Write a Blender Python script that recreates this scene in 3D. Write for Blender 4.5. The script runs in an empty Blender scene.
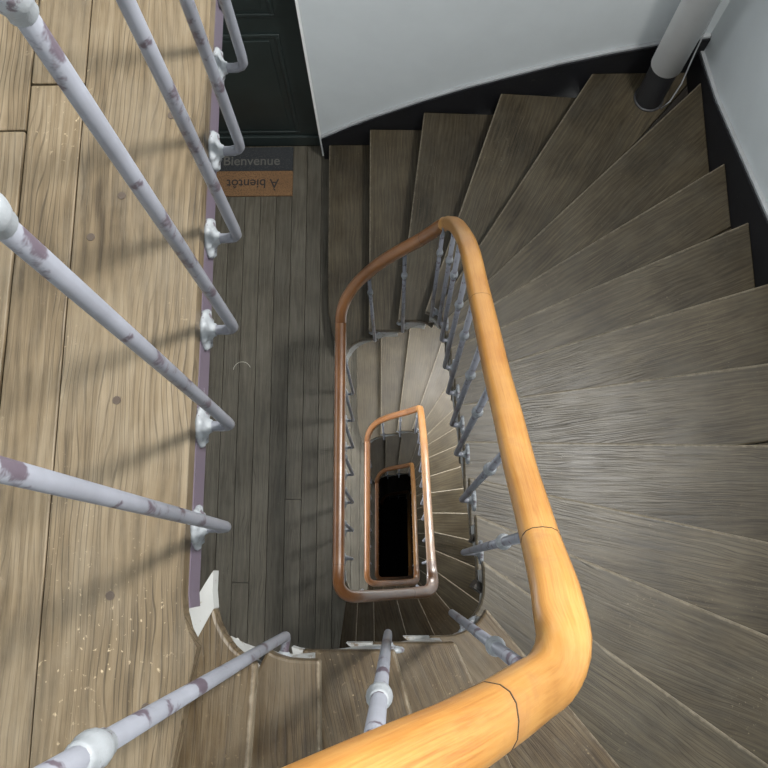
import bpy, bmesh, math, random
from mathutils import Vector, Matrix
random.seed(7)
S = bpy.context.scene
COL = S.collection

# ------------------------------------------------------------------ camera, world, lights, exposure
cam_d = bpy.data.cameras.new('camera'); cam = bpy.data.objects.new('camera', cam_d); COL.objects.link(cam)
cam_d.sensor_width = 36; cam_d.lens = 39.41; cam_d.clip_start = .01
R = Matrix(((.9999, .0055, .0136), (-.0024, .9764, -.216), (-.0144, .216, .9763)))
cam.matrix_world = R.to_4x4()
S.camera = cam
S.view_settings.view_transform = 'Standard'; S.view_settings.look = 'None'
S.view_settings.gamma = 1; S.view_settings.use_curve_mapping = False
S.view_settings.exposure = 0.0

W = bpy.data.worlds.new('world'); S.world = W; W.use_nodes = True
W.node_tree.nodes['Background'].inputs[0].default_value = (.80, .90, 1, 1)
W.node_tree.nodes['Background'].inputs[1].default_value = 1.5

def area(name, loc, target, sx, sy, power, col):
    l = bpy.data.lights.new(name, 'AREA'); l.shape = 'RECTANGLE'; l.size = sx; l.size_y = sy
    l.energy = power; l.color = col
    o = bpy.data.objects.new(name, l); COL.objects.link(o); o.location = loc
    o.rotation_euler = (Vector(target) - Vector(loc)).to_track_quat('-Z', 'Y').to_euler()
    return o
area('skylight_daylight', (.50, .62, 2.40), (.50, .62, 0), 1.50, 1.90, 48, (1, .985, .95))     # daylight through the roof light
area('window_and_fill_light', (1.352, .90, .95), (-.2, .25, -1.0), .32, .42, 190, (1, .98, .94))        # daylight through the tall stair window on the right
for k_ in (0, 1, 2):                                                                       # daylight from the windows of the lower landings, on the left
    area('window_and_fill_light', (-1.59, .65, -2.25 - 3.2 * k_), (0, .75, -2.6 - 3.2 * k_), 1.2, 1.1, (10, 95, 14)[k_], (.97, .98, 1))
for k_ in (1, 2):                                                                          # added fill lamps at the back wall, brightening the lower flights
    area('window_and_fill_light', (.62, 2.19, -1.6 - 3.2 * k_), (.55, .6, -3.9 - 3.2 * k_), .8, 1.0, (125, 30)[k_ - 1], (1, .96, .9))

# ------------------------------------------------------------------ dimensions (camera at the origin, z down the well)
H = 3.2; RS = .16; DL = 1.06
XW0, XW1, YW0, YW1 = -1.6, 1.36, -1.25, 2.24
SK = .025

# ------------------------------------------------------------------ helpers
def mat(name):
    m = bpy.data.materials.new(name); m.use_nodes = True
    return m, m.node_tree.nodes, m.node_tree.links, m.node_tree.nodes['Principled BSDF']

def ramp(n, stops, fac=None, links=None):
    r = n.new('ShaderNodeValToRGB'); e = r.color_ramp.elements
    e[0].position, e[0].color = stops[0][0], (*stops[0][1], 1)
    e[1].position, e[1].color = stops[-1][0], (*stops[-1][1], 1)
    for p, c in stops[1:-1]:
        x = e.new(p); x.color = (*c, 1)
    if fac is not None: links.new(fac, r.inputs[0])
    return r

def mixc(n, l, a, b, fac, mode='MIX'):
    m = n.new('ShaderNodeMix'); m.data_type = 'RGBA'; m.blend_type = mode
    for s, v in ((m.inputs[6], a), (m.inputs[7], b)):
        if isinstance(v, tuple): s.default_value = (*v, 1)
        else: l.new(v, s)
    if isinstance(fac, (int, float)): m.inputs[0].default_value = fac
    else: l.new(fac, m.inputs[0])
    return m.outputs[2]

def mth(n, l, op, a, b=None):
    m = n.new('ShaderNodeMath'); m.operation = op
    for i, v in enumerate((a, b)):
        if v is None: continue
        if isinstance(v, (int, float)): m.inputs[i].default_value = v
        else: l.new(v, m.inputs[i])
    return m.outputs[0]

def noise(n, l, vec, scale, detail=4, rough=.6, dist=0):
    t = n.new('ShaderNodeTexNoise'); t.inputs['Scale'].default_value = scale
    t.inputs['Detail'].default_value = detail; t.inputs['Roughness'].default_value = rough
    t.inputs['Distortion'].default_value = dist
    l.new(vec, t.inputs['Vector']); return t.outputs['Fac']

def wood(name, dark, mid, light, rough=.45, wear=None, specks=.5, grain=1.0, vary=.25, bump=.25, worn_patch=None, ww=.0105):
    """old boards; grain runs along local X, local Y = 0 is the nosing edge"""
    m, n, l, b = mat(name)
    tc = n.new('ShaderNodeTexCoord'); oi = n.new('ShaderNodeObjectInfo')
    off = n.new('ShaderNodeVectorMath'); off.operation = 'SCALE'; off.inputs[0].default_value = (7, 3, 5)
    l.new(oi.outputs['Random'], off.inputs['Scale'])
    add = n.new('ShaderNodeVectorMath'); l.new(tc.outputs['Object'], add.inputs[0]); l.new(off.outputs[0], add.inputs[1])
    P = add.outputs[0]
    def mp(sx, sy, sz=1):
        q = n.new('ShaderNodeMapping'); q.inputs['Scale'].default_value = (sx, sy, sz); l.new(P, q.inputs['Vector']); return q.outputs[0]
    g1 = noise(n, l, mp(2.2, 48), 3.2, 7, .7, .3)
    g2 = noise(n, l, mp(1, 9), 3.0, 3, .5, 1.2)
    big = noise(n, l, P, 3.4, 4, .6)
    wv = n.new('ShaderNodeTexWave'); wv.wave_type = 'BANDS'; wv.bands_direction = 'Y'
    wv.inputs['Scale'].default_value = 11 * grain; wv.inputs['Distortion'].default_value = 9
    wv.inputs['Detail'].default_value = 2.5; wv.inputs['Detail Scale'].default_value = .9
    l.new(mp(.32, 1.0), wv.inputs['Vector'])
    t = mth(n, l, 'ADD', mth(n, l, 'MULTIPLY', g1, .34), mth(n, l, 'MULTIPLY', wv.outputs['Fac'], .07))
    t = mth(n, l, 'ADD', t, mth(n, l, 'MULTIPLY', g2, .22))
    t = mth(n, l, 'ADD', t, mth(n, l, 'MULTIPLY', big, .46))
    rp = ramp(n, [(.38, dark), (.55, mid), (.76, light)], t, l)
    c = rp.outputs[0]
    # open dark pores and growth rings
    pn = noise(n, l, mp(1.5, 105, 1), 3.6, 3, .55, .3)
    pores = ramp(n, [(.33, (1, 1, 1)), (.43, (0, 0, 0))], pn, l).outputs[0]
    wr = n.new('ShaderNodeTexWave'); wr.wave_type = 'BANDS'; wr.bands_direction = 'Y'
    wr.inputs['Scale'].default_value = 26 * grain; wr.inputs['Distortion'].default_value = 16; wr.inputs['Detail'].default_value = 1.5
    wr.inputs['Detail Scale'].default_value = .55; l.new(mp(.22, 1.0), wr.inputs['Vector'])
    ringl = ramp(n, [(.03, (1, 1, 1)), (.16, (0, 0, 0))], wr.outputs['Fac'], l).outputs[0]
    patch = ramp(n, [(.42, (0, 0, 0)), (.60, (1, 1, 1))], noise(n, l, P, 5.5, 3, .5), l).outputs[0]
    lines = mth(n, l, 'MAXIMUM', mth(n, l, 'MULTIPLY', pores, .34), mth(n, l, 'MULTIPLY', mth(n, l, 'MULTIPLY', ringl, patch), .6))
    c = mixc(n, l, c, tuple(x * .6 for x in dark), lines)
    # board to board tone
    v = mth(n, l, 'ADD', mth(n, l, 'MULTIPLY', oi.outputs['Random'], vary), 1 - vary * .5)
    vv = n.new('ShaderNodeCombineColor')
    for i in range(3): l.new(v, vv.inputs[i])
    c = mixc(n, l, c, vv.outputs[0], 1.0, 'MULTIPLY')
    # greyed traffic wear
    gy = ramp(n, [(.45, (0, 0, 0)), (.68, (1, 1, 1))], noise(n, l, mp(1.3, 2.2), 4.5, 5, .65), l)
    c = mixc(n, l, c, worn_patch or tuple(.35 * (mid[0] + mid[1] + mid[2]) * k for k in (.98, 1, .99)), mth(n, l, 'MULTIPLY', gy.outputs[0], .38))
    # pale specks and flecks of paint
    sp = ramp(n, [(.64, (0, 0, 0)), (.74, (1, 1, 1))], noise(n, l, P, 130, 3, .6), l)
    sp2 = ramp(n, [(.5, (0, 0, 0)), (.7, (1, 1, 1))], noise(n, l, P, 6, 2, .5), l)
    c = mixc(n, l, c, tuple(min(1, x * 2.2) for x in light), mth(n, l, 'MULTIPLY', mth(n, l, 'MULTIPLY', sp.outputs[0], sp2.outputs[0]), specks))
    if wear:
        sx = n.new('ShaderNodeSeparateXYZ'); l.new(tc.outputs['Object'], sx.inputs[0])
        e = mth(n, l, 'ADD', sx.outputs[1], mth(n, l, 'MULTIPLY', noise(n, l, P, 45, 3, .7), .014))
        er = ramp(n, [(ww - .001, (1, 1, 1)), (ww + .0035, (0, 0, 0))], e, l)
        c = mixc(n, l, c, wear, mth(n, l, 'MULTIPLY', er.outputs[0], .5))
    l.new(c, b.inputs['Base Color'])
    rr = mth(n, l, 'ADD', mth(n, l, 'ADD', mth(n, l, 'MULTIPLY', g1, .25), mth(n, l, 'MULTIPLY', lines, .3)), rough - .1)
    b.inputs['Specular IOR Level'].default_value = .30
    l.new(rr, b.inputs['Roughness'])
    bp = n.new('ShaderNodeBump'); bp.inputs['Strength'].default_value = bump; bp.inputs['Distance'].default_value = .004
    hh = mth(n, l, 'SUBTRACT', mth(n, l, 'MULTIPLY', g1, .6), mth(n, l, 'MULTIPLY', lines, .8))
    l.new(hh, bp.inputs['Height']); l.new(bp.outputs[0], b.inputs['Normal'])
    return m

def paint(name, base, rough=.5, chips=None, scale=30, thr=.6, mottle=.12, bump=.15, metallic=0, spec=.5):
    m, n, l, b = mat(name)
    tc = n.new('ShaderNodeTexCoord'); P = tc.outputs['Object']
    big = noise(n, l, P, 5, 4, .6)
    lo = tuple(x * (1 - mottle) for x in base); hi = tuple(min(1, x * (1 + mottle)) for x in base)
    c = ramp(n, [(.3, lo), (.7, hi)], big, l).outputs[0]
    f = noise(n, l, P, scale, 5, .65)
    if chips:
        k = ramp(n, [(thr, (0, 0, 0)), (thr + .04, (1, 1, 1))], f, l)
        c = mixc(n, l, c, chips, k.outputs[0])
    l.new(c, b.inputs['Base Color']); b.inputs['Roughness'].default_value = rough
    b.inputs['Metallic'].default_value = metallic; b.inputs['Specular IOR Level'].default_value = spec
    bp = n.new('ShaderNodeBump'); bp.inputs['Strength'].default_value = bump; bp.inputs['Distance'].default_value = .002
    l.new(f, bp.inputs['Height']); l.new(bp.outputs[0], b.inputs['Normal'])
    return m

def varnish(name, k=1.0, red=1.0):
    m, n, l, b = mat(name)
    tc = n.new('ShaderNodeTexCoord'); P = tc.outputs['Object']; uv = tc.outputs['UV']
    q = n.new('ShaderNodeMapping'); q.inputs['Scale'].default_value = (9, 1.2, 1); l.new(uv, q.inputs['Vector'])
    g = noise(n, l, q.outputs[0], 9, 5, .6, .8)
    big = noise(n, l, P, 7, 4, .6)
    t = mth(n, l, 'ADD', mth(n, l, 'MULTIPLY', g, .5), mth(n, l, 'MULTIPLY', big, .5))
    c = ramp(n, [(.32, (.40 * k, .15 * k * red, .028 * k * red)), (.5, (.58 * k, .28 * k * red, .070 * k * red)), (.68, (.68 * k, .38 * k * red, .12 * k * red))], t, l).outputs[0]
    st = ramp(n, [(.56, (0, 0, 0)), (.70, (1, 1, 1))], noise(n, l, P, 14, 6, .72), l)
    c = mixc(n, l, c, (.22, .085, .03), mth(n, l, 'MULTIPLY', st.outputs[0], .45))
    l.new(c, b.inputs['Base Color']); b.inputs['Roughness'].default_value = .33
    b.inputs['Coat Weight'].default_value = .35; b.inputs['Coat Roughness'].default_value = .2
    bp = n.new('ShaderNodeBump'); bp.inputs['Strength'].default_value = .08; bp.inputs['Distance'].default_value = .002
    l.new(g, bp.inputs['Height']); l.new(bp.outputs[0], b.inputs['Normal'])
    return m

M = {}
M['land'] = wood('worn_oak_landing', (.036, .025, .013), (.116, .086, .051), (.200, .160, .108), .44, None, 1, 1.6, .14, .28, (.165, .138, .100))
M['tread'] = wood('worn_oak_tread', (.012, .009, .0045), (.045, .035, .020), (.090, .073, .047), .36, (.26, .225, .17), .7, 1.6, .24, .17, (.058, .051, .037))
M['treadbrown'] = wood('brown_worn_oak_tread', (.020, .012, .005), (.063, .042, .020), (.126, .097, .060), .42, (.28, .24, .18), .9, 1.6, .18, .22, (.115, .099, .074), ww=.0072)
M['lowfloor'] = wood('grey_oak_boards', (.036, .031, .022), (.086, .076, .057), (.138, .125, .10), .5, None, .3, 1.0, .35, .25, (.090, .085, .069))
M['riser'] = wood('dark_riser_wood', (.012, .009, .007), (.024, .019, .014), (.045, .037, .029), .55, None, .2)
M['rail'] = varnish('varnished_handrail', .62)
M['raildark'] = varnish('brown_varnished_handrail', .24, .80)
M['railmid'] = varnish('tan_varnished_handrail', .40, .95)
M['iron'] = paint('lavender_grey_iron_paint', (.145, .152, .176), .38, (.060, .047, .060), 13, .54, .25, .35)
M['ironlight'] = paint('pale_grey_iron_paint', (.20, .215, .23), .55, (.09, .075, .09), 45, .58, .12, .7)
M['fascia'] = paint('mauve_beam_paint', (.088, .070, .094), .45, (.35, .35, .37), 35, .70, .1)
M['grey'] = paint('pale_grey_string_paint', (.27, .275, .27), .6, (.14, .11, .08), 30, .56, .12, .3)
M['wall'] = paint('white_wall_plaster', (.62, .655, .67), .8, None, 22, .6, .03, .25)
M['black'] = paint('black_skirting_paint', (.010, .010, .012), .6, (.028, .026, .024), 30, .66, .2, .3, spec=.25)
M['cap'] = paint('grey_skirting_edge', (.33, .34, .35), .55, None)
M['door'] = paint('dark_green_door_paint', (.018, .026, .025), .35, None, 20, .6, .2)
M['pipew'] = paint('white_pipe_paint', (.92, .92, .91), .45, None, 20, .6, .04, .1)
M['pipeb'] = paint('black_pipe_paint', (.022, .022, .024), .5, (.07, .07, .07), 30, .68)
M['coir'] = paint('brown_coir', (.19, .105, .048), .95, (.11, .06, .028), 160, .52, .15, 1.0)
M['coirb'] = paint('black_coir', (.022, .025, .028), .95, (.05, .05, .05), 160, .55, .15, 1.0)
M['ink'] = paint('black_lettering', (.025, .02, .018), .9)
M['inkw'] = paint('grey_lettering', (.10, .096, .086), .9)
M['dark'] = paint('shade_black_floor', (.012, .012, .012), .9)  # near-black colour stands in for the shade at the shaft bottom
M['plaster'] = paint('soffit_plaster', (.42, .41, .39), .85)
M['nail'] = paint('dark_nail_head', (.05, .035, .025), .5)
M['thread'] = paint('pale_thread', (.6, .58, .5), .7)

def tag(o, label=None, cat=None, group=None, kind=None):
    if label: o['label'] = label
    if cat: o['category'] = cat
    if group: o['group'] = group
    if kind: o['kind'] = kind
    return o

def empty(name, loc=(0, 0, 0)):
    o = bpy.data.objects.new(name, None); COL.objects.link(o); o.location = loc; o.empty_display_size = .1
    return o

def link(name, bm, m, parent=None, frame=None, smooth=False, bevel=0):
    """bm is in world space; frame (Matrix) sets the local axes the texture follows"""
    me = bpy.data.meshes.new(name)
    bmesh.ops.recalc_face_normals(bm, faces=bm.faces[:])
    if frame is not None: bm.transform(frame.inverted())
    if smooth:
        for f in bm.faces: f.smooth = True
    bm.to_mesh(me); bm.free()
    me.materials.append(m)
    o = bpy.data.objects.new(name, me); COL.objects.link(o)
    fr = frame if frame is not None else Matrix.Identity(4)
    if parent is not None:
        o.parent = parent
        pw = Matrix.Translation(parent.location) @ parent.rotation_euler.to_matrix().to_4x4()
        if parent.parent is not None: pw = Matrix.Translation(parent.parent.location) @ pw
        fr = pw.inverted() @ fr
    o.matrix_basis = fr
    if bevel:
        b = o.modifiers.new('bevel', 'BEVEL'); b.width = bevel; b.segments = 2; b.limit_method = 'ANGLE'; b.angle_limit = math.radians(50)
    return o

def clean(poly):
    p = [tuple(q) for q in poly]
    go = True
    while go and len(p) > 3:
        go = False
        for i in range(len(p)):
            a, b, c = Vector(p[i - 1]), Vector(p[i]), Vector(p[(i + 1) % len(p)])
            if (b - a).length < 1e-4 or abs((b - a).cross(c - b)) < 1e-7 * 5: p.pop(i); go = True; break
    return p

def prism(bm, poly, z0, z1):
    poly = clean(poly)
    lo = [bm.verts.new((x, y, z0)) for x, y in poly]; hi = [bm.verts.new((x, y, z1)) for x, y in poly]
    caps = [bm.faces.new(lo[::-1]), bm.faces.new(hi)]
    n = len(poly)
    for i in range(n): bm.faces.new((lo[i], lo[(i + 1) % n], hi[(i + 1) % n], hi[i]))

def boxb(bm, x0, x1, y0, y1, z0, z1):
    prism(bm, [(x0, y0), (x1, y0), (x1, y1), (x0, y1)], z0, z1)

def box(name, x0, x1, y0, y1, z0, z1, m, parent=None, frame=None, bevel=0):
    bm = bmesh.new(); boxb(bm, x0, x1, y0, y1, z0, z1); return link(name, bm, m, parent, frame, bevel=bevel)

def lathe(bm, prof, M4, seg=12):
    rings = []
    for r, z in prof:
        rings.append([bm.verts.new(M4 @ Vector((r * math.cos(2 * math.pi * i / seg), r * math.sin(2 * math.pi * i / seg), z))) for i in range(seg)])
    for a, b in zip(rings, rings[1:]):
        for i in range(seg): bm.faces.new((a[i], a[(i + 1) % seg], b[(i + 1) % seg], b[i]))
    bm.faces.new(rings[0][::-1]); bm.faces.new(rings[-1])

def tube(bm, pts, radii, seg=10):
    pts = [Vector(p) for p in pts]
    prev = None; up = None
    for i, p in enumerate(pts):
        d = (pts[min(i + 1, len(pts) - 1)] - pts[max(i - 1, 0)]).normalized()
        if up is None:
            up = Vector((0, 1, 0)) if abs(d.y) < .9 else Vector((1, 0, 0))
        s = d.cross(up).normalized(); up = s.cross(d).normalized()
        r = radii[i] if isinstance(radii, (list, tuple)) else radii
        ring = [bm.verts.new(p + (s * math.cos(2 * math.pi * k / seg) + up * math.sin(2 * math.pi * k / seg)) * r) for k in range(seg)]
        if prev:
            for k in range(seg): bm.faces.new((prev[k], prev[(k + 1) % seg], ring[(k + 1) % seg], ring[k]))
        else: bm.faces.new(ring[::-1])
        prev = ring
    bm.faces.new(prev)

def copy_tree(o, parent=None):
    c = o.copy(); COL.objects.link(c); c.parent = parent
    for ch in [x for x in TREE.get(o.name, [])]: copy_tree(bpy.data.objects[ch], c)
    return c
TREE = {}
def build_tree():
    TREE.clear()
    for o in bpy.data.objects:
        if o.parent: TREE.setdefault(o.parent.name, []).append(o.name)

# ------------------------------------------------------------------ plan of the well: rounded rectangle, walked downhill
def rrect(x0, x1, y0, y1, radii, seg=8, start=None):
    """from the left side top, down the left, along the bottom, up the right, along the top; radii bl, br, tr, tl"""
    bl, br, tr, tl = radii; pts = []
    def arc(cx, cy, r, a0, a1):
        for i in range(seg + 1):
            a = math.radians(a0 + (a1 - a0) * i / seg); pts.append((cx + r * math.cos(a), cy + r * math.sin(a)))
    pts.append((x0, y1 - tl))
    for i in range(1, 9): pts.append((x0, y1 - tl + (y0 + bl - y1 + tl) * i / 9))
    arc(x0 + bl, y0 + bl, bl, 180, 270)
    for i in range(1, 4): pts.append((x0 + bl + (x1 - br - x0 - bl) * i / 4, y0))
    arc(x1 - br, y0 + br, br, 270, 360)
    for i in range(1, 10): pts.append((x1, y0 + br + (y1 - tr - y0 - br) * i / 10))
    arc(x1 - tr, y1 - tr, tr, 0, 90)
    for i in range(1, 4): pts.append((x1 - tr + (x0 + tl - x1 + tr) * i / 4, y1))
    arc(x0 + tl, y1 - tl, tl, 90, 180)
    return [Vector(p) for p in pts]

class Path:
    def __init__(s, pts):
        s.p = pts; s.t = [0]
        for a, b in zip(pts, pts[1:]): s.t.append(s.t[-1] + (b - a).length)
        s.L = s.t[-1]
    def at(s, t):
        t = max(0, min(s.L - 1e-6, t))
        for i in range(len(s.t) - 1):
            if s.t[i + 1] >= t:
                d = s.t[i + 1] - s.t[i]
                k = (t - s.t[i]) / d if d > 1e-9 else 0
                return s.p[i].lerp(s.p[i + 1], k)
    def tan(s, t):
        return (s.at(t + .004) - s.at(t - .004)).normalized()
    def near(s, q):
        q = Vector(q); n = 3000
        return min((s.L * i / n for i in range(n + 1)), key=lambda t: (s.at(t) - q).length)
    def between(s, a, b):
        r = [s.at(a)] + [s.p[i] for i in range(len(s.t)) if a + .004 < s.t[i] < b - .004] + [s.at(b)]
        return r

EDGE = Path(rrect(-.260, .202, -.138, 1.14, (.11, .10, .10, .12)))
# nosings: inner point (near the well), outer point at the wall; nosing 0 is the edge of the landing
NOS = [((-.228, -.082), (-.44, -1.245)), ((-.192, -.119), (-.25, -1.245)), ((-.121, -.138), (-.10, -1.245)), ((-.003, -.14), (.30, -1.245)),
       ((.113, -.14), (.62, -1.245)), ((.185, -.078), (1.17, -1.245)), ((.2, .022), (1.335, -.79)), ((.2, .139), (1.335, -.335)),
       ((.2, .252), (1.335, .0)), ((.2, .377), (1.335, .357)), ((.2, .520), (1.335, .667)), ((.2, .645), (1.335, .985)),
       ((.2, .795), (1.335, 1.277)), ((.2, .905), (1.335, 1.601)), ((.2, .995), (1.335, 2.065)), ((.195, 1.105), (.908, 2.215)),
       ((.137, 1.14), (.511, 2.215)), ((.012, 1.14), (.149, 2.215)), ((-.128, 1.14), (-.124, 2.215)), ((-.250, 1.04), (-.347, 2.215))]
NT = [EDGE.near(a) for a, b in NOS]
NT[19] = EDGE.near((-.25, 1.07))
IN = [EDGE.at(t) for t in NT]; OUT = [Vector(b) for a, b in NOS]
OUTCORN = {6: Vector((1.335, -1.245)), 15: Vector((1.335, 2.215))}
# last step: front edge sweeps round to the well
CURT = [(-.347, 2.215), (-.343, 1.42), (-.338, 1.28), (-.318, 1.16), (-.285, 1.09)]

def zt(k): return -(DL + RS * k)

def tframe(k):
    a, b = IN[k], OUT[k]; d = (b - a).normalized()
    up = (IN[k - 1] + OUT[k - 1]) / 2 - (a + b) / 2 if k > 0 else Vector((-1, 0))
    n = Vector((-d.y, d.x))
    f = Matrix.Identity(4)
    x = Vector((d.x, d.y, 0)); y = Vector((n.x, n.y, 0)); s = 1
    if n.dot(up) < 0: x = -x; y = -y
    z = x.cross(y)
    f.col[0] = (*x, 0); f.col[1] = (*y, 0); f.col[2] = (*z, 0); f.col[3] = (a.x, a.y, zt(k), 1)
    return f

def lip(k, back=.060):
    """rear border of tread k: the line of nosing k-1 moved uphill under the tread above"""
    a, b = IN[k - 1], OUT[k - 1]; f = tframe(k - 1) if k > 1 else tframe(0)
    n = Vector((f.col[1].x, f.col[1].y))
    bb = b + n * back
    bb.x = min(bb.x, 1.335); bb.y = max(min(bb.y, 2.215), -1.245)
    if k == 1: bb = Vector((b.x - back, b.y))
    return EDGE.at(NT[k - 1] - (.010 if k == 2 else .045)), bb

TH = .036
FLIGHT = empty('staircase', (0, 0, -DL))
fillers = {7: (.45, .075), 9: (.40, .05), 10: (.35, .06), 13: (.3, .05), 15: (.25, .09)}
treads = []
for k in range(1, 20):
    a, b = lip(k)
    fr = tframe(k)
    if k == 19: fr = Matrix(((0, 1, 0, -.347), (-1, 0, 0, 1.07), (0, 0, 1, zt(19)), (0, 0, 0, 1)))
    if k < 19: front = [IN[k], OUT[k]]
    else: front = [IN[19]] + [Vector(p) for p in CURT[::-1]]
    inner = EDGE.between(NT[k - 1] - (.010 if k == 2 else .045), NT[k])
    back = [OUTCORN[k]] if k in OUTCORN else []
    main_back = [b]
    fil = None
    if k in fillers:
        s, w = fillers[k]; fq = tframe(k - 1); nq = Vector((fq.col[1].x, fq.col[1].y))
        # joint: from a point on the rear line to a point on the outer edge
        o2 = OUTCORN.get(k, OUT[k]) if k in OUTCORN else OUT[k]
        q = IN[k - 1].lerp(OUT[k - 1], s)
        dirn = (o2 - OUT[k - 1]).normalized()
        e = OUT[k - 1] + dirn * w
        q2 = (IN[k - 1] + nq * .055).lerp(b, s)
        main_back = [e, q2]
        fil = [e, b, q2]
    dk = (OUT[k - 1] - IN[k - 1]).normalized(); f_ = tframe(k - 1) if k > 1 else tframe(0)
    nk = Vector((f_.col[1].x, f_.col[1].y))
    a2 = IN[k - 1] + dk * .07 + nk * (.04 if k == 2 else .055)
    rear = [Vector((-.33, -.20)), Vector((-.315, -.10)), Vector((-.298, -.065))] if k == 1 else [a2]
    poly = front + back + main_back + rear + inner[:-1]
    bm = bmesh.new(); prism(bm, [(v.x, v.y) for v in poly], zt(k) - TH, zt(k))
    treads.append(link('tread', bm, M['treadbrown' if k < 6 else 'tread'], FLIGHT, fr, bevel=.005))
    if fil:
        g = (fil[0] - fil[2]).normalized(); nrm = Vector((-g.y, g.x))
        if nrm.dot(fil[1] - fil[0]) < 0: nrm = -nrm
        fil = [fil[0] + nrm * .004, fil[1], fil[2] + nrm * .004]
        bm = bmesh.new(); prism(bm, [(v.x, v.y) for v in fil], zt(k) - TH, zt(k) - .0015)
        link('filler_board', bm, M['riser' if k == 15 else 'tread'], FLIGHT, fr @ Matrix.Translation((0, -.3, 0)), bevel=.002)
    # rear ear of the tread, showing along the well under the step above, painted grey
    ext = {1: .075, 2: .0, 3: .045, 4: .075, 5: .08}.get(k, 0)
    if ext:
        t1 = NT[k - 1] - .044; t0 = NT[k - 1] - .02 - ext if k > 1 else EDGE.near((-.26, .0))
        ed = EDGE.between(t0, t1); n_ = len(ed) - 1
        wmax = .06 if k == 1 else .03
        inn = []
        for i, v in enumerate(ed):
            tt = EDGE.tan(EDGE.near(v)); o_ = Vector((tt.y, -tt.x))
            u_ = (v - ed[0]).length / max(1e-6, (ed[-1] - ed[0]).length)
            inn.append(v + o_ * wmax * min(1, .02 + u_ * 1.4))
        if k == 1: inn = [Vector((-.262, -.003)), Vector((-.298, -.063)), Vector((-.28, -.095))]
        bm = bmesh.new(); prism(bm, [(v.x, v.y) for v in ed + inn[::-1]], zt(k) - TH, zt(k) + (.0006 if k == 1 else -.0015))
        link('tread_ear', bm, M['grey'], FLIGHT)
for k in range(0, 20):       # risers
    fr = tframe(k); n = Vector((fr.col[1].x, fr.col[1].y))
    off = .042
    if k < 19:
        a, b = IN[k], OUT[k]; d = (b - a).normalized()
        pa = a + d * .02 + n * off; pb = b + n * off
        pb.x = min(pb.x, 1.335); pb.y = max(min(pb.y, 2.215), -1.245)
        pc = pb + n * .02; pc.x = min(pc.x, 1.335); pc.y = max(min(pc.y, 2.215), -1.245); pb.y = max(pb.y, -1.245)
        poly = [pa, pb, pc, pa + n * .02]
    else:
        c = [Vector(p) for p in CURT[::-1]]
        c[0] = c[0] + Vector((.02, .02))
        poly = [v + Vector((.028, .01 if i < 4 else 0)) for i, v in enumerate(c)] + [v + Vector((.05, .02 if i < 4 else 0)) for i, v in enumerate(c)][::-1]
        for v in poly: v.y = min(v.y, 2.215)
    bm = bmesh.new(); prism(bm, [(v.x, v.y) for v in poly], zt(k + 1) + .001, zt(k) - TH - .0005)
    link('riser', bm, M['riser'], FLIGHT, fr)
# outer string along the well, cut under the treads
bm = bmesh.new()
for k in range(1, 20):
    pts = EDGE.between(NT[k - 1] - (.022 if k > 1 else 0), NT[k] - (.022 if k < 19 else 0))
    for a, b in zip(pts, pts[1:]):
        ta, tb = EDGE.near(a), EDGE.near(b)
        q = []
        for v, t in ((a, ta), (b, tb)):
            tt = EDGE.tan(t); o = Vector((tt.y, -tt.x)); q.append((v + o * .003, v + o * .022))
        def low(t):
            for j in range(1, 20):
                if t <= NT[j] + 1e-6: return zt(j - 1) - RS * (t - NT[j - 1]) / (NT[j] - NT[j - 1]) - .215
            return zt(19) - .215
        zl = (max(low(ta), zt(20) - .05), max(low(tb), zt(20) - .05))
        ztop = zt(k) - TH - .0005
        V = [bm.verts.new((*q[i][j], z)) for i, j, z in ((0, 0, zl[0]), (0, 1, zl[0]), (0, 1, ztop), (0, 0, ztop), (1, 0, zl[1]), (1, 1, zl[1]), (1, 1, ztop), (1, 0, ztop))]
        for f in ((0, 1, 2, 3), (7, 6, 5, 4), (0, 3, 7, 4), (1, 5, 6, 2), (3, 2, 6, 7), (0, 4, 5, 1)): bm.faces.new([V[i] for i in f])
link('stringer', bm, M['grey'], FLIGHT)
# plastered soffit under the steps
bm = bmesh.new()
for k in range(1, 19):
    a, b = IN[k - 1], OUT[k - 1]
    def inw(v, t):
        tt = EDGE.tan(t); return v + Vector((tt.y, -tt.x)) * .026
    poly = [inw(IN[k], NT[k]), OUT[k]] + ([OUTCORN[k]] if k in OUTCORN else []) + [b] + [inw(v, EDGE.near(v)) for v in EDGE.between(NT[k - 1], NT[k])[:-1]]
    prism(bm, [(v.x, v.y) for v in poly], zt(k) - .21, zt(k) - .165)
link('soffit', bm, M['plaster'], FLIGHT)

# ------------------------------------------------------------------ landings
def board(name, poly, ztop, th, m, parent, gy=True, bevel=.002):
    bm = bmesh.new(); prism(bm, poly, ztop - th, ztop)
    cx = sum(p[0] for p in poly) / len(poly); cy = sum(p[1] for p in poly) / len(poly)
    fr = Matrix.Translation((cx, cy, ztop)) @ Matrix.Rotation(math.pi / 2, 4, 'Z')
    return link(name, bm, m, parent, fr, bevel=bevel)

def edge_left(z_pts=None):
    pts = EDGE.between(EDGE.near((-.26, .9)), NT[0])
    return [(v.x, v.y) for v in pts]
G = .0012
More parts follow.
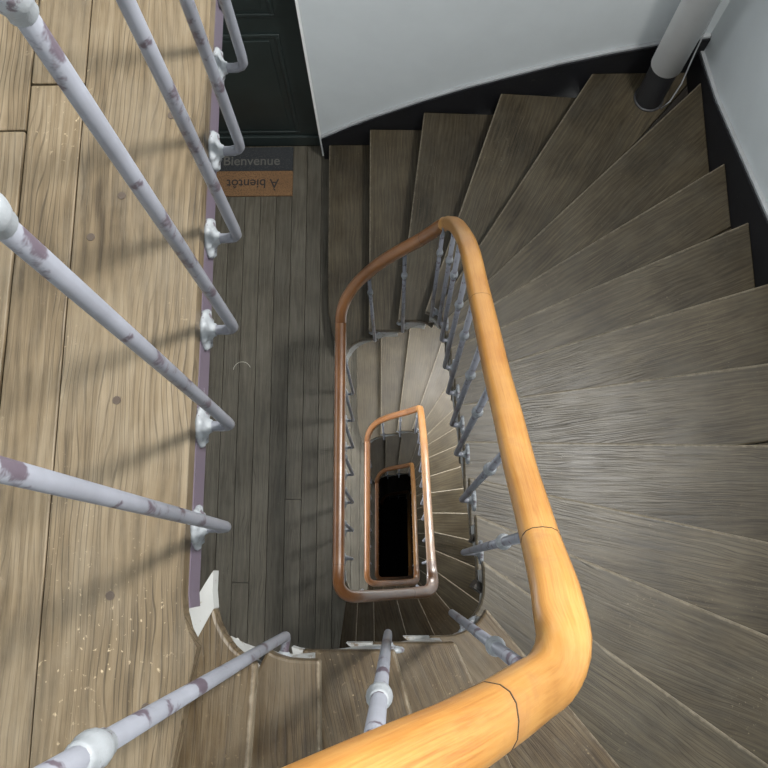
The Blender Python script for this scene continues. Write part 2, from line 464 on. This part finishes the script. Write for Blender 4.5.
# upper landing: wide worn boards
FL0 = tag(empty('floor', (-.9, .5, -DL)), 'wide worn tan oak boards of the upper landing at the left', None, None, 'structure')
e0 = edge_left()
board('floor_board', [(-.435 + G, YW0), (-.44, YW0)][:1] + [(-.440, YW0)] [:0] + [(-.436, -1.24)] + [(x - .003, y) for x, y in e0][::-1] + [(-.263, YW1), (-.435 + G, YW1)], zt(0), .03, M['land'], FL0, bevel=0)
board('floor_board', [(-.513 + G, .671 + G), (-.435 - G, .671 + G), (-.435 - G, YW1), (-.513 + G, YW1)], zt(0), .03, M['land'], FL0)
board('floor_board', [(-.513 + G, YW0), (-.435 - G, YW0), (-.435 - G, .671 - G), (-.513 + G, .671 - G)], zt(0) - .001, .03, M['land'], FL0)
board('floor_board', [(-.66 + G, .60), (-.513 - G, .60), (-.513 - G, YW1), (-.66 + G, YW1)], zt(0), .03, M['land'], FL0)
board('floor_board', [(-.66 + G, YW0), (-.513 - G, YW0), (-.513 - G, .60 - 2 * G), (-.66 + G, .60 - 2 * G)], zt(0) + .001, .03, M['land'], FL0)
xs = [-.66, -.80, -.97, -1.10, -1.28, -1.42, -1.6]
for x1, x0 in zip(xs, xs[1:]):
    board('floor_board', [(x0 + G, YW0), (x1 - G, YW0), (x1 - G, YW1), (x0 + G, YW1)], zt(0), .03, M['land'], FL0)
def slab(parent, z, top):
    bm = bmesh.new()
    e = [(x - .065, y) for x, y in e0]
    poly = [(XW0, YW0), (-.5, YW0)] + e[::-1] + ([(-.328, YW1)] if top else [(-.328, 1.0), (-.328, YW1)]) + [(XW0, YW1)]
    prism(bm, poly, z - .22, z - .032)
    link('slab', bm, M['plaster'], parent)
slab(FL0, zt(0), True)
for x, y in ((-.372, .50), (-.36, .215), (-.352, -.03), (-.41, .44), (-.30, -.16), (-.31, .62)):
    bm = bmesh.new(); lathe(bm, [(.0058, 0), (.0055, .0012)], Matrix.Translation((x, y, zt(0) - .0003)), 10)
    link('nail', bm, M['nail'], FL0)
def fascia(parent, z, y1, m):
    pts = [Vector((-.262, y1)), Vector((-.262, .6))] + [v for v in EDGE.between(EDGE.near((-.26, .3)), EDGE.near((-.245, -.045)))]
    pts = [Vector((min(p.x - .002, p.x), p.y)) for p in pts]
    bm = bmesh.new()
    outer = [(p.x, p.y) for p in pts]; inn = [(p.x - .022, p.y + (.008 if i > len(pts) - 5 else 0)) for i, p in enumerate(pts)][::-1]
    prism(bm, outer + inn, z - .088, z - .0315)
    return link('edge_beam', bm, m, parent)
# the beam stands a touch proud of the slab; a thin lip shows beneath the boards
fascia(FL0, zt(0), YW1, M['fascia'])

# lower landings: narrow grey boards
def low_landing(z, label):
    F = tag(empty('floor', (-.9, .5, z)), label, None, None, 'structure')
    js = [-.318, -.398, -.478, -.560, -.645, -.730, -.815, -.90, -.985, -1.07, -1.155, -1.24, -1.325, -1.41, -1.5, -1.6]
    e = [(x - .003, y) for x, y in e0]
    low = [p for p in e if p[1] < .02]
    board('floor_board', [(-.318 + G, -.5), (-.330 + .03, -.5)] + e[::-1] + [(-.263, .99), (-.29, 1.10), (-.29, YW1), (-.318 + G, YW1)], z, .03, M['lowfloor'], F)
    for i, (x1, x0) in enumerate(zip(js, js[1:])):
        ys = [YW0, YW1 + .06] if i not in (5, 2, 8) else ([YW0, -.06, YW1 + .06] if i == 5 else [YW0, (.35, .9)[i == 8], YW1 + .06])
        for ya, yb in zip(ys, ys[1:]):
            if i == 0: poly = [(x0 + G, YW0), (-.44, YW0)][:0] + [(x0 + G, -1.02), (-.318 - G, -.56), (-.318 - G, YW1), (x0 + G, YW1)]
            else: poly = [(x0 + G, ya + G), (x1 - G, ya + G), (x1 - G, yb - G), (x0 + G, yb - G)]
            board('floor_board', poly, z + random.uniform(-.0008, .0008), .03, M['lowfloor'], F, bevel=.0008)
    slab(F, z, False)
    fascia(F, z, 1.0, M['fascia'])
    return F
FL1 = low_landing(zt(20), 'narrow dark grey floorboards of the first landing below, with the doormat')

# ------------------------------------------------------------------ railings
RAILP = Path(rrect(-.220, .172, -.100, 1.100, (.06, .045, .014, .12), 8))
# handrail depth below the camera at plan points
RD = [((-.22, .98), .07), ((-.22, .06), .07), ((-.218, -.05), .075), ((-.16, -.10), .125), ((-.10, -.10), .235), ((-.052, -.10), .346), ((-.022, -.10), .419), ((.002, -.10), .476), ((.032, -.10), .542),
      ((.076, -.10), .655), ((.123, -.10), .783), ((.160, -.088), .87), ((.172, -.055), .915), ((.172, -.022), .943), ((.172, .023), 1.009), ((.172, .074), 1.079), ((.172, .134), 1.162), ((.172, .223), 1.267),
      ((.172, .31), 1.375), ((.172, .433), 1.51), ((.172, .559), 1.65), ((.172, .726), 1.84), ((.172, .90), 2.13), ((.172, 1.0), 2.33), ((.168, 1.096), 2.55), ((.10, 1.10), 2.68), ((.019, 1.1), 2.80),
      ((-.054, 1.1), 2.92), ((-.12, 1.095), 3.06), ((-.18, 1.06), 3.18), ((-.22, .985), 3.27)]
RT = [(RAILP.near(p) if i < len(RD) - 1 else RAILP.L, -d) for i, (p, d) in enumerate(RD)]
RT[0] = (0, -.07)
def rz(t):
    for i, ((a, za), (b, zb)) in enumerate(zip(RT, RT[1:])):
        if t <= b + 1e-9:
            # smooth (Catmull-Rom slopes)
            def sl(j):
                j0, j1 = max(j - 1, 0), min(j + 1, len(RT) - 1)
                return (RT[j1][1] - RT[j0][1]) / max(1e-6, RT[j1][0] - RT[j0][0])
            h = b - a; u = (t - a) / h if h > 1e-6 else 0
            m0, m1 = (0 if i == 0 else sl(i)) * h, sl(i + 1) * h
            return (2*u**3-3*u**2+1)*za + (u**3-2*u**2+u)*m0 + (-2*u**3+3*u**2)*zb + (u**3-u**2)*m1
    return RT[-1][1]

def rail_sweep(bm, P3, wfun, full=None, i0=0):
    full = full or P3
    uvl = bm.loops.layers.uv.verify()
    N = 16; prev = None; s = 0
    for i, p in enumerate(P3):
        a = full[max(i + i0 - 1, 0)]; b = full[min(i + i0 + 1, len(full) - 1)]
        d = (b - a).normalized()
        side = Vector((d.y, -d.x, 0)).normalized(); up = side.cross(d).normalized()
        w, h = wfun(i)
        ring = []
        for k in range(N):
            an = 2 * math.pi * k / N; c, sn = math.cos(an), math.sin(an)
            e = .78
            x = math.copysign(abs(c) ** e, c) * w / 2; y = math.copysign(abs(sn) ** e, sn) * h / 2
            if y < 0: x *= .86
            ring.append(bm.verts.new(p + side * x + up * y))
        if prev:
            L = (p - P3[i - 1]).length
            for k in range(N):
                f = bm.faces.new((prev[k], prev[(k + 1) % N], ring[(k + 1) % N], ring[k])); f.smooth = True
                for lp, uv in zip(f.loops, ((k / N, s), ((k + 1) / N, s), ((k + 1) / N, s + L), (k / N, s + L))): lp[uvl].uv = uv
            s += L
        else:
            for e in bm.faces.new(ring[::-1]).edges: e.smooth = False
        prev = ring
    for e in bm.faces.new(prev).edges: e.smooth = False

def make_handrail(parent, top):
    n = 260; pts = []
    for i in range(n + 1):
        t = RAILP.L * i / n; v = RAILP.at(t); pts.append(Vector((v.x, v.y, rz(t))))
    ts = [RAILP.L * i / n for i in range(n + 1)]
    if top:
        pre = [Vector((-.22, y, -.07)) for y in [YW1 - .001 - .06 * j for j in range(22)] if y > 1.0]
        pts = pre + pts; ts = [-1] * len(pre) + ts
    tc = RAILP.near((.165, -.085)); tr = RAILP.near((.16, 1.09))
    def w(i):
        t = ts[i]; k = math.exp(-((t - tc) / .09) ** 2)
        k2 = math.exp(-((t - tr) / .03) ** 2)
        return .046 + .012 * k, .044 + .010 * k
    ta = RAILP.near((.172, .03))
    cuts = [0, min(range(len(ts)), key=lambda i: abs(ts[i] - ta)), min(range(len(ts)), key=lambda i: abs(ts[i] - tr)), len(ts) - 1]
    for j in range(3):
        i0, i1 = cuts[j], cuts[j + 1]
        bm = bmesh.new(); rail_sweep(bm, pts[i0:i1 + 1], lambda i, i0=i0: w(i + i0), pts, i0)
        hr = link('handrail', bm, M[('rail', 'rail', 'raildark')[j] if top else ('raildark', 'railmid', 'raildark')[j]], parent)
    # glue joints where the lengths of wood meet
    for q in ((.172, .03), (.06, -.10), (.172, .52), (.168, 1.045), (.10, 1.1), (-.22, .02)):
        t = RAILP.near(q); i0 = min(range(len(ts)), key=lambda i: abs(ts[i] - t))
        v = RAILP.at(t); p = Vector((v.x, v.y, rz(t))); v2 = RAILP.at(t + .0009); p2 = Vector((v2.x, v2.y, rz(t + .0009)))
        ww, hh = w(i0)
        b2 = bmesh.new(); rail_sweep(b2, [p, p2], lambda i: (ww + .0003, hh + .0003))
        link('joint', b2, M['riser'], hr)

def baluster(parent, x, y, zb, ztop, out, zc):
    """rod under the handrail, bent at the foot and bolted to the edge through a rosette; out = unit vector to the edge, its length = arm"""
    arm = out.length; o = out.normalized(); o3 = Vector((o.x, o.y, 0))
    P = Vector((x, y, zb)); r = .0075
    pts = [P + o3 * arm, P + o3 * (arm - .012), P + o3 * .017, P + o3 * .012 + Vector((0, 0, .001)), P + o3 * .005 + Vector((0, 0, .005)), P + o3 * .001 + Vector((0, 0, .012)), P + Vector((0, 0, .03)), P + Vector((0, 0, .3)), Vector((x, y, ztop))]
    bm = bmesh.new(); tube(bm, pts, [r * 1.15, r * .95, r * .92, r, r, r, r, r * 1.02, r], 12)
    b = link('baluster', bm, M['iron'], parent, Matrix.Translation(P), smooth=True)
    bm = bmesh.new()
    lathe(bm, [(.0076, -.022), (.0098, -.019), (.0094, -.012), (.0112, -.009), (.0122, -.0045), (.0124, 0), (.0122, .0045), (.0112, .009), (.0094, .012), (.0098, .020), (.0078, .023)], Matrix.Translation((x, y, zc)), 16)
    link('collar', bm, M['ironlight'], b, Matrix.Translation((x, y, zc)), smooth=True)
    # petalled rosette
    rot = Vector((0, 0, 1)).rotation_difference(-o3).to_matrix().to_4x4()
    T = Matrix.Translation(P + o3 * arm) @ rot
    bm = bmesh.new(); seg = 32; rings = []
    for rr, zz in ((.0275, 0), (.0285, .004), (.025, .008), (.019, .0085), (.0135, .011), (.0095, .014), (.0086, .017)):
        ring = []
        for i in range(seg):
            a = 2 * math.pi * i / seg; wv = 1 + (.05 * math.cos(8 * a) if rr > .016 else .03 * math.cos(8 * a + 3.1))
            ring.append(bm.verts.new(T @ Vector((rr * wv * math.cos(a), rr * wv * math.sin(a), zz + (.0015 * math.cos(8 * a) if rr > .017 and zz > .003 else 0)))))
        rings.append(ring)
    for a_, b_ in zip(rings, rings[1:]):
        for i in range(seg): bm.faces.new((a_[i], a_[(i + 1) % seg], b_[(i + 1) % seg], b_[i]))
    bm.faces.new(rings[0][::-1]); bm.faces.new(rings[-1])
    link('rosette', bm, M['ironlight'], b, T, smooth=True)
    return b

def make_railing(label, top):
    Rg = empty('stair_railing', (0, 0, -DL))
    tag(Rg, label, 'railing', 'iron railings with wooden handrails around the open well')
    make_handrail(Rg, top)
    lst = []
    n, s = (16, .1344) if top else (7, .141)
    for k in range(n): lst.append((-.220, .055 + s * k, -1.112, Vector((-.0435, 0)), -.418 if top else None))
    def fl(x, y, d, o, dc=None): lst.append((x, y, -d, o, dc))
    fl(-.181, -.104, 1.44, Vector((-.006, -.043)), -.53)
    fl(-.016, -.111, 1.60, Vector((0, -.035)), -.80)
    fl(.120, -.091, 1.92, Vector((.036, -.034)), -1.07)
    fl(.162, .041, 2.09, Vector((.048, 0)), -1.29)
    for y, d, c in ((.180, 2.24, 1.54), (.324, 2.40, 1.74), (.436, 2.56, 1.88), (.570, 2.72, 2.02), (.695, 2.88, 2.16), (.838, 3.04, 2.32), (.95, 3.2, 2.5)):
        fl(.172, y, d, Vector((.038, 0)), -c)
    fl(.158, 1.085, 3.55, Vector((.027, .027)), -2.78)
    fl(.036, 1.10, 3.84, Vector((0, .048)), -3.05)
    fl(-.100, 1.10, 4.00, Vector((0, .048)), -3.25)
    for x, y, zb, o, zc in lst:
        t = RAILP.near((x, y)) if y < 1.06 or x > -.2 else 0
        ztop = (rz(t) if (x > -.21 or y < .05) else -.07) - .012
        baluster(Rg, x, y, zb, ztop, o, zc if zc else zb + .712)
    return Rg
RG0 = make_railing('nearest grey iron railing with glossy orange handrail, from upper left landing around the well', True)
RG1 = make_railing('second railing down, its brown handrail edging the dark landing in the middle of the picture', False)
RG1.location.z -= H

# ------------------------------------------------------------------ storeys below
build_tree()
tag(FLIGHT, 'uppermost winding oak flight fanning down the right side and along the white wall', 'staircase', 'winding oak flights around the well')
labs = ['second oak flight down, its pale treads seen between first and second brown handrail loops', 'third oak flight down, dim treads inside the smaller handrail loop', 'deepest flight, lost in the black at the bottom of the well']
for i in (1, 2, 3):
    c = copy_tree(FLIGHT); c.location.z -= H * i; tag(c, labs[i - 1])
labr = [None, 'third railing down with narrow handrail loop framing the black well', 'lowest small railing, innermost brown handrail loop around the black hole']
for i in (1, 2):
    c = copy_tree(RG1); c.location.z = RG1.location.z - H * i; tag(c, labr[i])
for i, lb in ((2, 'boards of the second landing down, seen as a dark sliver beside the railing'), (3, 'boards of the third landing down, deep in the well')):
    c = copy_tree(FL1); c.location.z -= H * (i - 1); tag(c, lb)

# ------------------------------------------------------------------ walls, ceiling, bottom
ZB, ZT = zt(80), 2.4
tag(box('floor', XW0 - .1, XW1 + .1, YW0 - .1, YW1 + .1, ZB - .1, ZB - .02, M['dark']), 'ground at the bottom of the stairwell, coloured black as deep shade', kind='structure')
bm = bmesh.new(); zz = ZB
for k in (2, 1, 0):
    z0, z1 = -2.8 - 3.2 * k, -1.7 - 3.2 * k
    boxb(bm, XW0 - .12, XW0, YW0 - .1, YW1 + .2, zz, z0); boxb(bm, XW0 - .12, XW0, YW0 - .1, .05, z0, z1); boxb(bm, XW0 - .12, XW0, 1.25, YW1 + .2, z0, z1); zz = z1
boxb(bm, XW0 - .12, XW0, YW0 - .1, YW1 + .2, zz, ZT)
tag(link('wall_left', bm, M['wall']), 'white left wall', kind='structure')
for k in (0, 1, 2):
    z0, z1 = -2.8 - 3.2 * k, -1.7 - 3.2 * k
    wd = tag(empty('window_%d' % (k + 4), (XW0 - .06, .65, z0)), 'landing window on the left wall', kind='structure')
    for y0, y1, c, d in ((.05, .09, z0, z1), (1.21, 1.25, z0, z1), (.09, 1.21, z0, z0 + .04), (.09, 1.21, z1 - .04, z1), (.63, .67, z0 + .04, z1 - .04)):
        box('window_bar', XW0 - .08, XW0 - .04, y0, y1, c, d, M['pipew'], wd)
tag(box('wall_front', XW0, XW1, YW0 - .12, YW0, ZB, ZT, M['wall']), 'white front wall', kind='structure')
bm = bmesh.new()
for y0, y1, z0, z1 in ((YW0 - .1, YW1 + .2, ZB, .60), (YW0 - .1, YW1 + .2, 1.30, ZT), (YW0 - .1, .50, .60, 1.30), (1.10, YW1 + .2, .60, 1.30)): boxb(bm, XW1, XW1 + .12, y0, y1, z0, z1)
tag(link('wall_right', bm, M['wall']), 'white wall on the right of the stairs', kind='structure')
wd = tag(empty('window_3', (XW1 + .06, .8, .35)), 'stair window high on the right wall', kind='structure')
for y0, y1, z0, z1 in ((.50, .54, .60, 1.30), (1.06, 1.10, .60, 1.30), (.54, 1.06, .60, .64), (.54, 1.06, 1.26, 1.30), (.785, .815, .64, 1.26)):
    box('window_bar', XW1 + .04, XW1 + .08, y0, y1, z0, z1, M['pipew'], wd)
# back wall with the doorway of the first landing below and two unseen openings lower down, added for the fill lamps
bm = bmesh.new()
ZD0, ZD1 = zt(20), zt(20) + 2.15
XD0, XD1 = -1.32, -.385
def wb(x0, x1, z0, z1): boxb(bm, x0, x1, YW1, YW1 + .14, z0, z1)
wb(XW0, XD0, ZD0 - .22, ZD1); wb(XD1, XW1, ZD0 - .22, ZD1); wb(XW0, XW1, ZD1, ZT)
zz = ZD0 - .22
for k in (1, 2):
    z1, z0 = -1.1 - 3.2 * k, -2.1 - 3.2 * k
    wb(XW0, XW1, z1, zz); wb(XW0, .22, z0, z1); wb(1.02, XW1, z0, z1); zz = z0
wb(XW0, XW1, ZB, zz)
tag(link('wall_back', bm, M['wall']), 'white wall behind the winding steps', kind='structure')
for k in (1, 2):
    z1, z0 = -1.1 - 3.2 * k, -2.1 - 3.2 * k
    wd = tag(empty('window_%d' % k, (.62, YW1 + .1, z0)), 'unseen window added to light the lower flights', kind='structure')
    for a, b_, c, d in ((.22, .27, z0, z1), (.97, 1.02, z0, z1), (.27, .97, z0, z0 + .05), (.27, .97, z1 - .05, z1), (.6, .64, z0 + .05, z1 - .05)):
        box('window_bar', a, b_, YW1 + .06, YW1 + .10, c, d, M['pipew'], wd)
# ceiling with roof light
bm = bmesh.new()
for x0, x1, y0, y1 in ((XW0, -.26, YW0, YW1), (1.26, XW1, YW0, YW1), (-.26, 1.26, YW0, -.34), (-.26, 1.26, 1.58, YW1)): boxb(bm, x0, x1, y0, y1, ZT, ZT + .12)
tag(link('ceiling', bm, M['wall']), 'white ceiling with a roof light', kind='structure')

# ------------------------------------------------------------------ door of the first landing below
D = tag(empty('door_1', (-.86, 2.30, ZD0)), 'very dark green panelled door at the top left behind the railing', kind='structure')
box('door_leaf', XD0 + .03, XD1 - .012, 2.305, 2.345, ZD0 + .012, ZD1 - .03, M['door'], D)
def panel(x0, x1, z0, z1):
    bm = bmesh.new(); m_ = .02
    for a, b_, c, d in ((x0, x1, z0, z0 + m_), (x0, x1, z1 - m_, z1), (x0, x0 + m_, z0 + m_, z1 - m_), (x1 - m_, x1, z0 + m_, z1 - m_)): boxb(bm, a, b_, 2.297, 2.306, c, d)
    mo = link('moulding', bm, M['door'], D, bevel=.004)
    box('panel', x0 + .05, x1 - .05, 2.300, 2.3055, z0 + .05, z1 - .05, M['door'], D, bevel=.004)
panel(-1.20, -.505, -4.125, -3.27); panel(-1.20, -.505, -3.15, -2.32)
box('kick_board', XD0 + .03, XD1 - .012, 2.292, 2.306, ZD0 + .012, ZD0 + .105, M['door'], D, bevel=.003)
box('threshold', XD0, XD1, YW1 + .062, 2.36, ZD0 - .02, ZD0 + .006, M['riser'], D)
for a, b_ in ((XD0 - .001, XD0 + .025),): box('door_jamb', a, b_, YW1 + .02, 2.35, ZD0, ZD1, M['door'], D)
box('door_jamb', XD1 - .011, XD1 + .0, YW1 - .004, 2.345, ZD0, ZD1, M['pipew'], D)
box('door_head', XD0, XD1, YW1 + .02, 2.35, ZD1 - .028, ZD1, M['door'], D)
bm = bmesh.new(); lathe(bm, [(.012, 0), (.012, .03), (.026, .04), (.03, .055), (.022, .07)], Matrix.Translation((-1.23, 2.304, ZD0 + 1.0)) @ Matrix.Rotation(math.pi / 2, 4, 'X'), 16)
link('door_knob', bm, M['ironlight'], D, smooth=True)

# ------------------------------------------------------------------ black skirtings with a grey rounded top edge
def skirt(name, pts, axis, label, dz):
    """pts: (s, z of top)"""
    def mk(zs0, zs1, t0, t1, m, nm, par=None):
        bm = bmesh.new()
        for (s0, z0), (s1, z1) in zip(pts, pts[1:]):
            v = []
            for s, z in ((s0, z0), (s1, z1)):
                for t in (t0, t1):
                    for q in (z + zs0, z + zs1):
                        v.append(bm.verts.new((s, YW1 - t, q) if axis == 'x' else (XW1 - t, s, q)))
            for f in ((0, 1, 5, 4), (2, 6, 7, 3), (1, 3, 7, 5), (0, 4, 6, 2)): bm.faces.new([v[i] for i in f])
            if (s0, z0) == pts[0]: bm.faces.new([v[i] for i in (0, 2, 3, 1)])
            if (s1, z1) == pts[-1]: bm.faces.new([v[i] for i in (4, 5, 7, 6)])
        bmesh.ops.remove_doubles(bm, verts=bm.verts[:], dist=1e-5)
        return link(nm, bm, m, par)
    o = mk(-dz, -.008, 0.0005, SK - .0002, M['black'], name); tag(o, label, kind='structure')
    mk(-.008, .004, .0005, SK - .008, M['cap'], 'skirting_cap', o)
    return o
bx = [(-.384, -4.04), (-.22, -3.915), (-.07, -3.816), (.147, -3.684), (.35, -3.575), (.547, -3.484), (.75, -3.394), (.955, -3.318), (1.14, -3.262), (1.358, -3.21)]
skirt('baseboard_back', bx, 'x', 'black skirting climbing the white back wall beside the steps', .34)
ry = [(2.214, -3.30), (1.92, -3.19), (1.67, -3.065), (1.27, -2.862), (.98, -2.71), (.66, -2.55), (.35, -2.37), (0, -2.19), (-.34, -2.03), (-.8, -1.84), (-1.24, -1.70)]
skirt('baseboard_right', ry, 'y', 'black skirting climbing the white right wall beside the steps', .36)

# ------------------------------------------------------------------ pipe in the corner
px, py = 1.155, 2.085; zp = zt(15)
PI = tag(empty('drain_pipe', (px, py, zp)), 'white painted round pipe with a black foot in the upper right corner', 'pipe')
bm = bmesh.new(); lathe(bm, [(.068, .0), (.068, .006), (.060, .008), (.060, .27)], Matrix.Translation((px, py, zp)), 32)
link('pipe_foot', bm, M['pipeb'], PI, smooth=False)
bm = bmesh.new(); lathe(bm, [(.060, .262), (.0665, .263), (.0665, ZT - zp - .001)], Matrix.Translation((px, py, zp)), 40)
o = link('pipe_tube', bm, M['pipew'], PI)
for f in o.data.polygons: f.use_smooth = len(f.vertices) == 4
cb = bmesh.new()
tube(cb, [(px + .05, py - .055, zp + .004), (px + .075, py - .05, zp + .06), (px + .098, py - .02, zp + .15), (px + .11, py + .03, zp + .28), (px + .115, py + .08, zp + .6), (px + .12, py + .11, ZT - .01)], .0035, 6)
tag(link('cable', cb, M['cap'], None, smooth=True), 'thin grey cable running down beside the white pipe', 'cable')

# ------------------------------------------------------------------ doormat
zm = zt(20) + .0012
mx0, mx1 = -1.005, -.556
MT = tag(empty('doormat', ((mx0 + mx1) / 2, 2.14, zm)), 'two-tone black and brown coir doormat in front of the dark door', 'doormat')
box('black_half', mx0, mx1, 2.143, 2.284, zm, zm + .014, M['coirb'], MT, bevel=.003)
MT_b = box('brown_half', mx0, mx1, 1.995, 2.1425, zm, zm + .014, M['coir'], MT, bevel=.003)
def lettering(txt, x, y, z, size, rot, m, parent, name):
    cu = bpy.data.curves.new(name, 'FONT'); cu.body = txt; cu.size = size; cu.align_x = 'CENTER'; cu.align_y = 'CENTER'; cu.extrude = .0006; cu.offset = .0006
    t = bpy.data.objects.new('tmp', cu); COL.objects.link(t)
    bpy.context.view_layer.update()
    me = bpy.data.meshes.new_from_object(t.evaluated_get(bpy.context.evaluated_depsgraph_get()))
    bpy.data.objects.remove(t)
    me.materials.clear(); me.materials.append(m)
    o = bpy.data.objects.new(name, me); COL.objects.link(o); o.parent = parent
    o.location = Vector((x, y, z)) - parent.location; o.rotation_euler = (0, 0, rot)
    return o
lettering('Bienvenue', -.785, 2.200, zm + .0146, .076, 0, M['inkw'], MT, 'lettering')
lettering('À bientôt', -.775, 2.068, zm + .0146, .074, math.pi, M['ink'], MT, 'lettering')

# ------------------------------------------------------------------ a curl of thread on the lower boards
tb = bmesh.new(); zc = zt(20) + .003
cx, cy = -.80, 1.02
tube(tb, [(cx + .045 * math.cos(a), cy + .045 * math.sin(a), zc) for a in [math.radians(20 + 12 * i) for i in range(14)]], .0012, 5)
tag(link('thread', tb, M['thread']), 'pale curled thread lying on the dark lower landing boards', 'thread')
